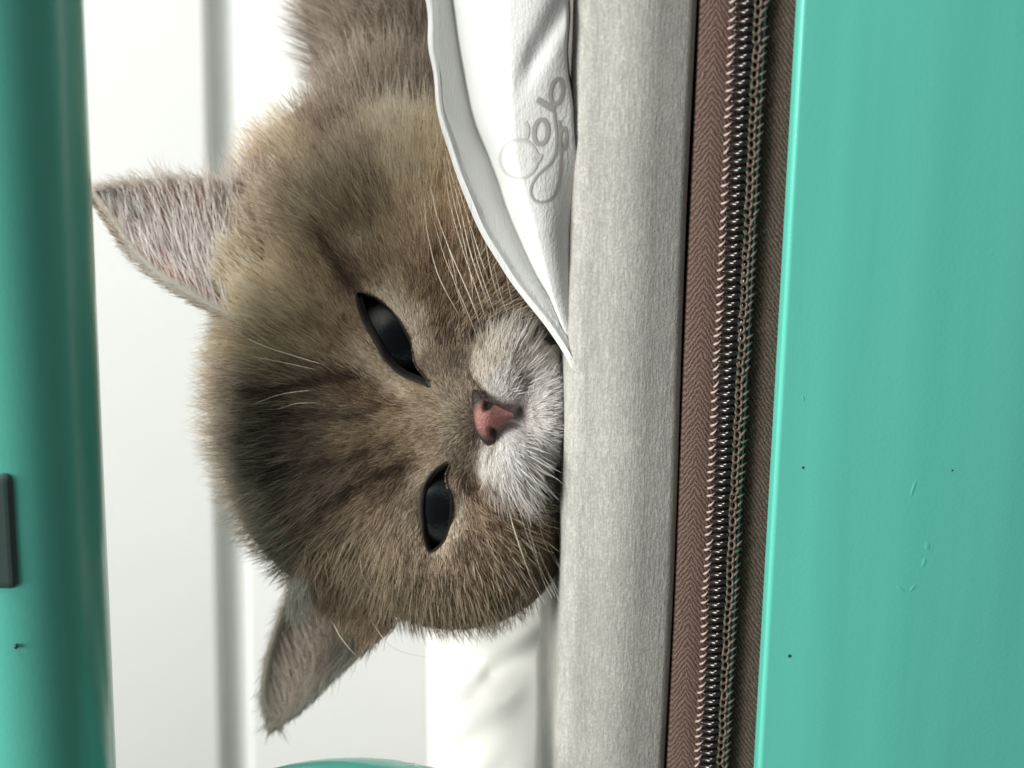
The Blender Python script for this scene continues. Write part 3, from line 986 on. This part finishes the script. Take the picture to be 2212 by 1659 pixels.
# ---- fur
HAIR_P, HAIR_C, HAIR_R = [], [], []
NP_ = 6
def emit(root, tdir, nrm, length, color, lift0, lift1, rad, wave=0.08, tipmul=1.25, bow=None):
    n = len(root)
    u = np.linspace(0, 1, NP_)[None, :, None]
    L = length[:, None, None]
    bit = np.cross(tdir, nrm)
    ph = rng.uniform(0, 6.28, (n, 1, 1))
    wv = np.sin(u * 4.5 + ph) * u * wave
    P = root[:, None] + L * (tdir[:, None] * (u - 0.08 * u * u) + nrm[:, None] * (lift0 * u + lift1 * u * u) + bit[:, None] * wv)
    if bow is not None:
        P = P + L * bow[:, None] * u * u
    color = color * 0.86 + 0.14 * color.mean(1, keepdims=True)
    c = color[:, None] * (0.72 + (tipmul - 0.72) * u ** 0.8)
    r = (rad[:, None] * np.array([1.0, 1.0, 0.92, 0.76, 0.5, 0.15])[None])
    HAIR_P.append(P); HAIR_C.append(np.broadcast_to(c, P.shape)); HAIR_R.append(r)
    return len(HAIR_P) - 1

def clump(slot, every, amount):
    P = HAIR_P[slot]
    n = len(P)
    g = rng.choice(n, n // every, replace=False)
    kd = KDTree(len(g))
    for i, q in enumerate(P[g, 0]):
        kd.insert(q, i)
    kd.balance()
    near = np.array([kd.find(q)[1] for q in P[:, 0]])
    gp = P[g[near]]
    am = rng.uniform(0.3, 1, n)[:, None, None] * amount
    u = np.linspace(0, 1, NP_)[None, :, None]
    off = P - gp
    HAIR_P[slot] = P - off * am * u ** 1.3
    gc = rng.uniform(0.72, 1.28, len(g))[near]
    HAIR_C[slot] = HAIR_C[slot] * gc[:, None, None]

def body_fur(N):
    A, B, C = BV[BT[:, 0]], BV[BT[:, 1]], BV[BT[:, 2]]
    area_ = np.linalg.norm(np.cross(B - A, C - A), axis=1)
    cen = (A + B + C) / 3
    pc = proj(cen)
    nm = (BNm[BT[:, 0]] + BNm[BT[:, 1]] + BNm[BT[:, 2]]) / 3
    view = cen - np.array(EYE_PT)
    view /= np.linalg.norm(view, axis=1, keepdims=True)
    facing = -(nm * view).sum(1)
    ok = (facing > -0.45) & (pc[:, 1] > -160) & (pc[:, 0] < 1300)
    face_w = 1 + 1.2 * np.exp(-(((pc[:, 0] - 980) / 230) ** 2 + ((pc[:, 1] - 900) / 330) ** 2))
    wgt = area_ * ok * face_w * np.where(facing < 0.1, 0.6, 1)
    # the part hidden under the pillow needs little
    hid = (pc[:, 0] > np.interp(pc[:, 1], [-160, 0, 200, 350, 520, 640, 750, 800], [985, 990, 1010, 1050, 1120, 1190, 1300, 1400]))
    wgt = wgt * np.where(hid, 0.1, 1)
    tri = rng.choice(len(BT), N, p=wgt / wgt.sum())
    r1, r2 = np.sqrt(rng.random(N))[:, None], rng.random(N)[:, None]
    wa, wb, wc = 1 - r1, r1 * (1 - r2), r1 * r2
    root = wa * A[tri] + wb * B[tri] + wc * C[tri]
    nr = wa * BNm[BT[tri, 0]] + wb * BNm[BT[tri, 1]] + wc * BNm[BT[tri, 2]]
    nr /= np.linalg.norm(nr, axis=1, keepdims=True)
    p = proj(root)
    npoly = np.array(NOSE_POLY, float); npoly = npoly.mean(0) + 0.84 * (npoly - npoly.mean(0)) + np.array([4, 0])
    bad = inside(npoly, p) & (root[:, 2] < 250)
    for poly in (EYE_T, EYE_B):
        bad |= (inside(poly, p) | (dist_poly(poly, p) < 2)) & (nr[:, 2] < 0.2)
    root, nr, p = root[~bad], nr[~bad], p[~bad]
    n = len(root)
    fl = interp(p, FLOW[:, :2], FLOW[:, 2:], 25, 1.8)
    fl += rng.normal(0, 0.13, fl.shape)
    t = np.concatenate([fl, np.zeros((n, 1))], 1)
    t /= np.linalg.norm(t, axis=1, keepdims=True) + 1e-9
    t = t - (t * nr).sum(1, keepdims=True) * nr
    t /= np.linalg.norm(t, axis=1, keepdims=True) + 1e-6
    L = interp(p, LEN[:, :2], LEN[:, 2:], 20, 1.6)[:, 0] * rng.uniform(0.65, 1.15, n)
    de = np.minimum(dist_poly(EYE_T, p), dist_poly(EYE_B, p))
    L = np.minimum(L, 10 + 0.55 * de)
    dn = dist_poly(npoly, p)
    L = np.minimum(L, 9 + 0.7 * dn)
    pj = p + rng.normal(0, 5, p.shape) + 0.5 * L[:, None] * t[:, :2]
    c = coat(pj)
    c = c * rng.lognormal(0, 0.16, n)[:, None]
    lum = c.mean(1, keepdims=True)
    white = np.clip((lum - 0.35) / 0.2, 0, 1)
    def near_line(line, wd):
        pl = catmull(line, 40)
        dd = np.full(n, 1e9)
        for q in pl:
            dd = np.minimum(dd, ((pj - q) ** 2).sum(1))
        return np.exp(-dd / (wd * wd))[:, None]
    # tabby marks: dark streaks, then pale brows and eye rims
    for line, wd, st in (([(775, 815), (700, 822), (620, 845), (540, 850)], 13, 0.62), ([(865, 1005), (800, 1032), (720, 1085), (650, 1135)], 13, 0.62), ([(850, 870), (760, 898), (660, 892), (560, 890)], 11, 0.55),
                         ([(850, 955), (770, 985), (690, 1000), (590, 1010)], 11, 0.55), ([(640, 905), (560, 930), (500, 945)], 16, 0.3), ([(764, 622), (738, 585), (715, 535), (690, 480)], 15, 0.6), ([(928, 1205), (905, 1250), (870, 1290)], 15, 0.4),
                         ([(930, 640), (950, 560), (960, 480)], 18, 0.3), ([(900, 1080), (890, 1130)], 8, 0.2), ([(1010, 1080), (1005, 1150), (980, 1230)], 18, 0.25), ([(700, 1130), (640, 1175), (590, 1180)], 14, 0.3), ([(700, 700), (620, 720), (540, 730)], 12, 0.25)):
        c = c * (1 - 1.15 * st * near_line(line, wd))
    for line, wd, st in (([(872, 848), (840, 822), (800, 785), (765, 735)], 14, 0.8), ([(925, 1015), (890, 1055), (875, 1110), (882, 1160)], 14, 0.75), ([(795, 626), (850, 662), (888, 718), (905, 765)], 10, 0.8), ([(984, 1045), (990, 1100), (980, 1150), (952, 1198)], 11, 0.8),
                         ([(880, 905), (820, 935), (760, 940)], 9, 0.25), ([(960, 880), (920, 905), (870, 920)], 14, 0.2)):
        c = c * (1 + st * near_line(line, wd))
    # agouti: some hairs pale, some dark
    k = rng.random(n)[:, None]
    c = np.where(k < 0.10, c * (1.95 - 0.8 * white), np.where(k > 0.82, c * (0.48 + 0.45 * white), c))
    # warm dark spots at the whisker roots
    for sx, sy in ((1012, 745), (1045, 742), (1030, 715), (1038, 765), (1026, 735), (1050, 700), (1060, 1030), (1085, 1055), (1100, 1075)):
        ds = ((p[:, 0] - sx) ** 2 + ((p[:, 1] - sy) * 0.7) ** 2)
        c = c * (1 - 0.8 * np.exp(-ds / 80.0))[:, None]
    for line, wd, st in (([(1121, 893), (1133, 872), (1119, 846), (1110, 820), (1112, 790), (1128, 765), (1150, 742)], 7.0, 0.75), ([(1126, 902), (1130, 930), (1122, 958), (1126, 990)], 6.0, 0.4),  # shade of mouth crease and nose wings put into the hair colour
                         ([(1012, 820), (1032, 838), (1054, 864)], 5.0, 0.8), ([(1066, 962), (1052, 985)], 5.0, 0.7)):
        pl = catmull(line, 30)
        dd = np.full(n, 1e9)
        for q in pl:
            dd = np.minimum(dd, ((p - q) ** 2).sum(1))
        c = c * (1 - st * np.exp(-dd / (wd * wd)))[:, None]
    lift = rng.uniform(0.25, 0.55, n)[:, None, None]
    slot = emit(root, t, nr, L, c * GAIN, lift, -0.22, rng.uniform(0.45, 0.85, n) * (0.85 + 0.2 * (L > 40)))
    clump(slot, 14, 0.5)
    # stray fuzz standing off the outline
    m2 = rng.random(n) < 0.05
    sel = m2 & (L > 35) & (p[:, 0] < 1150)
    ns = sel.sum()
    tt = t[sel] * 0.65 + nr[sel] * 0.75
    tt /= np.linalg.norm(tt, axis=1, keepdims=True)
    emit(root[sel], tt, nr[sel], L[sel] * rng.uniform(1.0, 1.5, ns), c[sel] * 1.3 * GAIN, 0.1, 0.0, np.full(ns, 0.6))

GAIN = np.array([2.85, 2.58, 2.42])
body_fur(430000)

def ear_fur(patch, Nout, flow, N, base_side, colr, lens):
    """long pale hairs inside an ear, growing from one edge across the cup"""
    Pf, t, s = patch
    n, m_ = Pf.shape[:2]
    def sample(ti, si):
        a, b = ti * (n - 1), si * (m_ - 1)
        i, j = np.minimum(a.astype(int), n - 2), np.minimum(b.astype(int), m_ - 2)
        fa, fb = (a - i)[:, None], (b - j)[:, None]
        def bl(Q):
            return (Q[i, j] * (1 - fa) + Q[i + 1, j] * fa) * (1 - fb) + (Q[i, j + 1] * (1 - fa) + Q[i + 1, j + 1] * fa) * fb
        return bl(Pf), bl(Nout)
    def go(ti, si, fl, L, col, lift0, lift1, rad, back=False, wave=0.09):
        P, Nr = sample(ti, si)
        if back:
            Nr = -Nr
            P = P + Nr * 10
        k = len(P)
        v = np.concatenate([fl + rng.normal(0, 0.1, (k, 2)), np.zeros((k, 1))], 1)
        v /= np.linalg.norm(v, axis=1, keepdims=True)
        v = v - (v * Nr).sum(1, keepdims=True) * Nr
        v /= np.linalg.norm(v, axis=1, keepdims=True) + 1e-6
        sl = emit(P, v, Nr, L, col * GAIN, lift0, lift1, rad, wave, 1.1)
        return sl
    # inner long hairs
    ti = rng.beta(1.6, 1.0, N)
    q = rng.beta(1.0, 1.5, N)
    si = 1 - q if base_side == 1 else q
    fl = np.tile(np.array(flow[0], float), (N, 1)) * (1 - ti)[:, None] + np.array(flow[1], float) * ti[:, None]
    col = lin(colr[0]) * rng.lognormal(0, 0.18, N)[:, None]
    sl = go(ti, si, fl, lens[0] * (0.35 + ti) * rng.uniform(0.5, 1.3, N), col, rng.uniform(0.25, 0.7, N)[:, None, None], -0.25, rng.uniform(0.6, 1.05, N))
    clump(sl, 7, 0.6)
    # short velvet over the whole inner face
    M = N * 2
    ti, si = rng.random(M) ** 0.7, rng.random(M)
    fl = np.tile(np.array(flow[0], float), (M, 1))
    col = lin(colr[1]) * rng.lognormal(0, 0.2, M)[:, None]
    go(ti, si, fl, rng.uniform(8, 20, M), col, 0.2, -0.1, np.full(M, 0.5))
    # rim on both edges and fringe outward
    for side, rc, k in ((0, colr[2], 2600), (1, colr[3], 2600)):
        ti = rng.random(k)
        si = np.clip(np.abs(rng.normal(0, 0.025, k)), 0, 1)
        si = 1 - si if side else si
        e = patch[0][:, -1 if side else 0, :2]
        tn = np.gradient(e, axis=0); tn /= np.linalg.norm(tn, axis=1, keepdims=True)
        idx = (ti * (n - 1)).astype(int)
        cen = patch[0].mean(axis=1)[:, :2]
        outw = e - cen; outw /= np.linalg.norm(outw, axis=1, keepdims=True) + 1e-6
        fl = -tn[idx] * 0.9 + outw[idx] * rng.uniform(0.1, 0.5, k)[:, None]
        col = lin(rc) * rng.lognormal(0, 0.18, k)[:, None]
        go(ti, si, fl, rng.uniform(14, 34, k), col, 0.25, -0.15, rng.uniform(0.7, 1.1, k))
        k2 = 420
        ti = rng.random(k2); idx = (ti * (n - 1)).astype(int)
        fl = -tn[idx] * 0.8 + outw[idx] * rng.uniform(0.5, 1.1, k2)[:, None]
        si = np.full(k2, 0.985 if side else 0.015)
        go(ti, si, fl, rng.uniform(30, 85, k2), np.tile(lin((205, 196, 182)), (k2, 1)), 0.1, 0.0, np.full(k2, 0.55))
    # back of the ear
    kb = 7000
    ti, si = rng.random(kb) ** 0.7, rng.random(kb)
    fl = np.tile(np.array(flow[2], float), (kb, 1))
    go(ti, si, fl, rng.uniform(20, 45, kb), lin((128, 112, 93)) * rng.lognormal(0, 0.2, kb)[:, None], 0.3, -0.15, np.full(kb, 0.9), back=True)
    # tuft at the tip
    kt = 90
    go(rng.random(kt) * 0.12, rng.random(kt), np.tile(np.array(flow[3], float), (kt, 1)), rng.uniform(20, 75, kt), np.tile(lin((165, 152, 134)), (kt, 1)) * rng.lognormal(0, 0.25, kt)[:, None], 0.05, 0.0, np.full(kt, 0.8))
ear_fur(EAR_T, eT_N, [(-0.45, -0.85), (-0.12, -1.0), (-1, 0.1), (-1, -0.05)], 1500, 1, [(230, 210, 202), (176, 124, 116), (204, 172, 158), (222, 212, 188)], [125])
ear_fur(EAR_B, eB_N, [(0.2, 0.95), (0.45, 0.9), (-0.4, 0.9), (-0.35, 0.95)], 2300, 0, [(214, 186, 168), (166, 112, 94), (226, 214, 192), (184, 160, 138)], [125])

# fur at the ear bases spilling over the cup (tan tuft in front of the right ear, left ear root)
def tuft(pts, flow, n, L, col, jit=18, lift=0.35):
    p = np.array(pts, float)[rng.integers(0, len(pts), n)] + rng.normal(0, jit, (n, 2))
    d = np.array([surf(a, b, 380.0) for a, b in p])
    root = loc(p[:, 0], p[:, 1], d)
    nr = np.tile(np.array([-0.1, 0, -1.0]), (n, 1)); nr /= np.linalg.norm(nr, axis=1, keepdims=True)
    v = np.concatenate([np.array(flow, float) + rng.normal(0, 0.16, (n, 2)), np.zeros((n, 1))], 1)
    v /= np.linalg.norm(v, axis=1, keepdims=True)
    sl = emit(root, v, nr, rng.uniform(0.5, 1.2, n) * L, lin(col) * rng.lognormal(0, 0.2, n)[:, None] * GAIN, lift, -0.25, rng.uniform(0.7, 1.2, n), 0.1)
    clump(sl, 9, 0.6)
tuft([(545, 560), (545, 600), (548, 640), (552, 680), (540, 620)], (-0.75, -0.55), 1500, 85, (196, 172, 134))
tuft([(560, 470), (570, 520), (580, 430), (600, 410)], (-0.6, -0.8), 900, 60, (178, 160, 136))
tuft([(680, 1210), (700, 1235), (730, 1270), (770, 1300), (810, 1325)], (-0.25, 0.95), 1300, 80, (132, 114, 92))
tuft([(668, 1212), (660, 1235), (650, 1250)], (-0.2, 0.98), 500, 110, (208, 194, 168), 8)

def build_fur():
    P = from_view(np.concatenate(HAIR_P)) - CAT0
    C = np.concatenate(HAIR_C)
    R = np.concatenate(HAIR_R) * U
    n = len(P)
    cu = bpy.data.hair_curves.new('fur')
    cu.add_curves([NP_] * n)
    cu.position_data.foreach_set('vector', P.astype(np.float32).ravel())
    ra = cu.attributes.get('radius') or cu.attributes.new('radius', 'FLOAT', 'POINT')
    ra.data.foreach_set('value', R.astype(np.float32).ravel())
    ca = cu.attributes.new('hair_color', 'FLOAT_COLOR', 'POINT')
    c4 = np.ones((n, NP_, 4), np.float32)
    c4[..., :3] = 0.9 * (1 - np.exp(-C * 1.18))
    ca.data.foreach_set('color', c4.ravel())
    k = NT('kitten_fur', Roughness=0.6)
    k.b.inputs['Specular IOR Level'].default_value = 0.25
    a = k.n('ShaderNodeAttribute', attribute_name='hair_color')
    k.color(a.outputs['Color'])
    tr = k.n('ShaderNodeBsdfTranslucent')
    k.l(a.outputs['Color'], tr.inputs['Color'])
    mx = k.n('ShaderNodeMixShader'); mx.inputs[0].default_value = 0.25
    k.l(k.b.outputs[0], mx.inputs[1]); k.l(tr.outputs[0], mx.inputs[2])
    k.l(mx.outputs[0], k.t.nodes['Material Output'].inputs['Surface'])
    cu.materials.append(k.m)
    o = link(bpy.data.objects.new('fur', cu), cat)
    o['kind'] = 'stuff'
    print('hairs', n)
build_fur()

# ---- whiskers: each a tapering tube
kwh = NT('whisker_white', Roughness=0.35, Base_Color=(*L3(228, 219, 200), 1))
WH = [
 ([(1056, 712), (1034, 640), (1000, 540), (972, 440), (958, 340)], 1.5), ([(1078, 700), (1056, 640), (1030, 560), (1010, 470)], 1.4), ([(1100, 690), (1080, 630), (1066, 570)], 1.2), ([(1034, 735), (1000, 650), (962, 560), (938, 480)], 1.3),
 ([(1110, 1050), (1122, 1100), (1140, 1160), (1168, 1230), (1200, 1290)], 1.5), ([(1140, 1040), (1160, 1090), (1190, 1150)], 1.3),
 ([(995, 687), (947, 595), (923, 500), (917, 440)], 1.5), ([(1044, 724), (1021, 655), (974, 546), (944, 465), (930, 405)], 1.9), ([(1021, 655), (1018, 599), (998, 504), (981, 437), (968, 370)], 1.6),
 ([(1067, 692), (1044, 627), (1016, 544), (995, 453), (977, 384), (962, 320)], 1.9), ([(1086, 669), (1065, 604), (1052, 540), (1047, 485)], 1.4), ([(1065, 634), (1035, 546), (1005, 451), (984, 389)], 1.7),
 ([(1109, 664), (1097, 611), (1090, 565)], 1.3), ([(990, 630), (974, 551), (944, 465), (936, 420)], 1.3), ([(1010, 690), (985, 620), (968, 560)], 1.0), ([(1028, 568), (1052, 530)], 0.9),
 ([(1097, 1087), (1107, 1131), (1126, 1190), (1150, 1255), (1178, 1306)], 1.9), ([(1128, 1070), (1140, 1131), (1156, 1189), (1172, 1250), (1192, 1292)], 1.7), ([(1150, 1065), (1162, 1121), (1178, 1175), (1212, 1232)], 1.7),
 ([(1156, 1056), (1184, 1099), (1212, 1165)], 1.4), ([(1165, 1110), (1188, 1180), (1210, 1226)], 1.3), ([(1150, 1150), (1172, 1210), (1206, 1280)], 1.2), ([(1160, 1190), (1184, 1240), (1208, 1300)], 1.1), ([(1170, 1040), (1188, 1055), (1216, 1075)], 1.1),
 ([(689, 800), (607, 782), (545, 770)], 1.3), ([(706, 790), (632, 768), (558, 743), (508, 715)], 1.6), ([(679, 842), (607, 852), (545, 874)], 1.5), ([(533, 818), (483, 840)], 1.3), ([(690, 870), (640, 872), (600, 884)], 1.1),
 ([(779, 1190), (782, 1239), (806, 1277), (848, 1312)], 1.3), ([(748, 1165), (732, 1205), (720, 1234)], 1.1), ([(704, 1180), (712, 1210), (720, 1234)], 1.0), ([(720, 1346), (737, 1378), (768, 1416)], 1.7), ([(800, 1340), (850, 1400), (930, 1420), (1000, 1418)], 0.8),
]
for pts, r in WH:
    n = 4 * len(pts) + 4
    pp = catmull(pts, n)
    d = np.array([surf(a, b, 330.0) for a, b in pp])
    d = np.minimum(d, np.convolve(np.pad(d, 2, mode='edge'), np.ones(5) / 5, 'valid'))
    u = np.linspace(0, 1, n)
    d = d - 6 - 20 * np.minimum(1, u * 4) - 26 * u
    P = W(pp[:, 0], pp[:, 1], d) - CAT0
    v, f = tube(P, r * 1.05 * U * (1.05 - 0.8 * u) * np.minimum(1, 0.4 + 4 * u), 6)
    mesh_obj('whisker', v, f, kwh.m, cat)
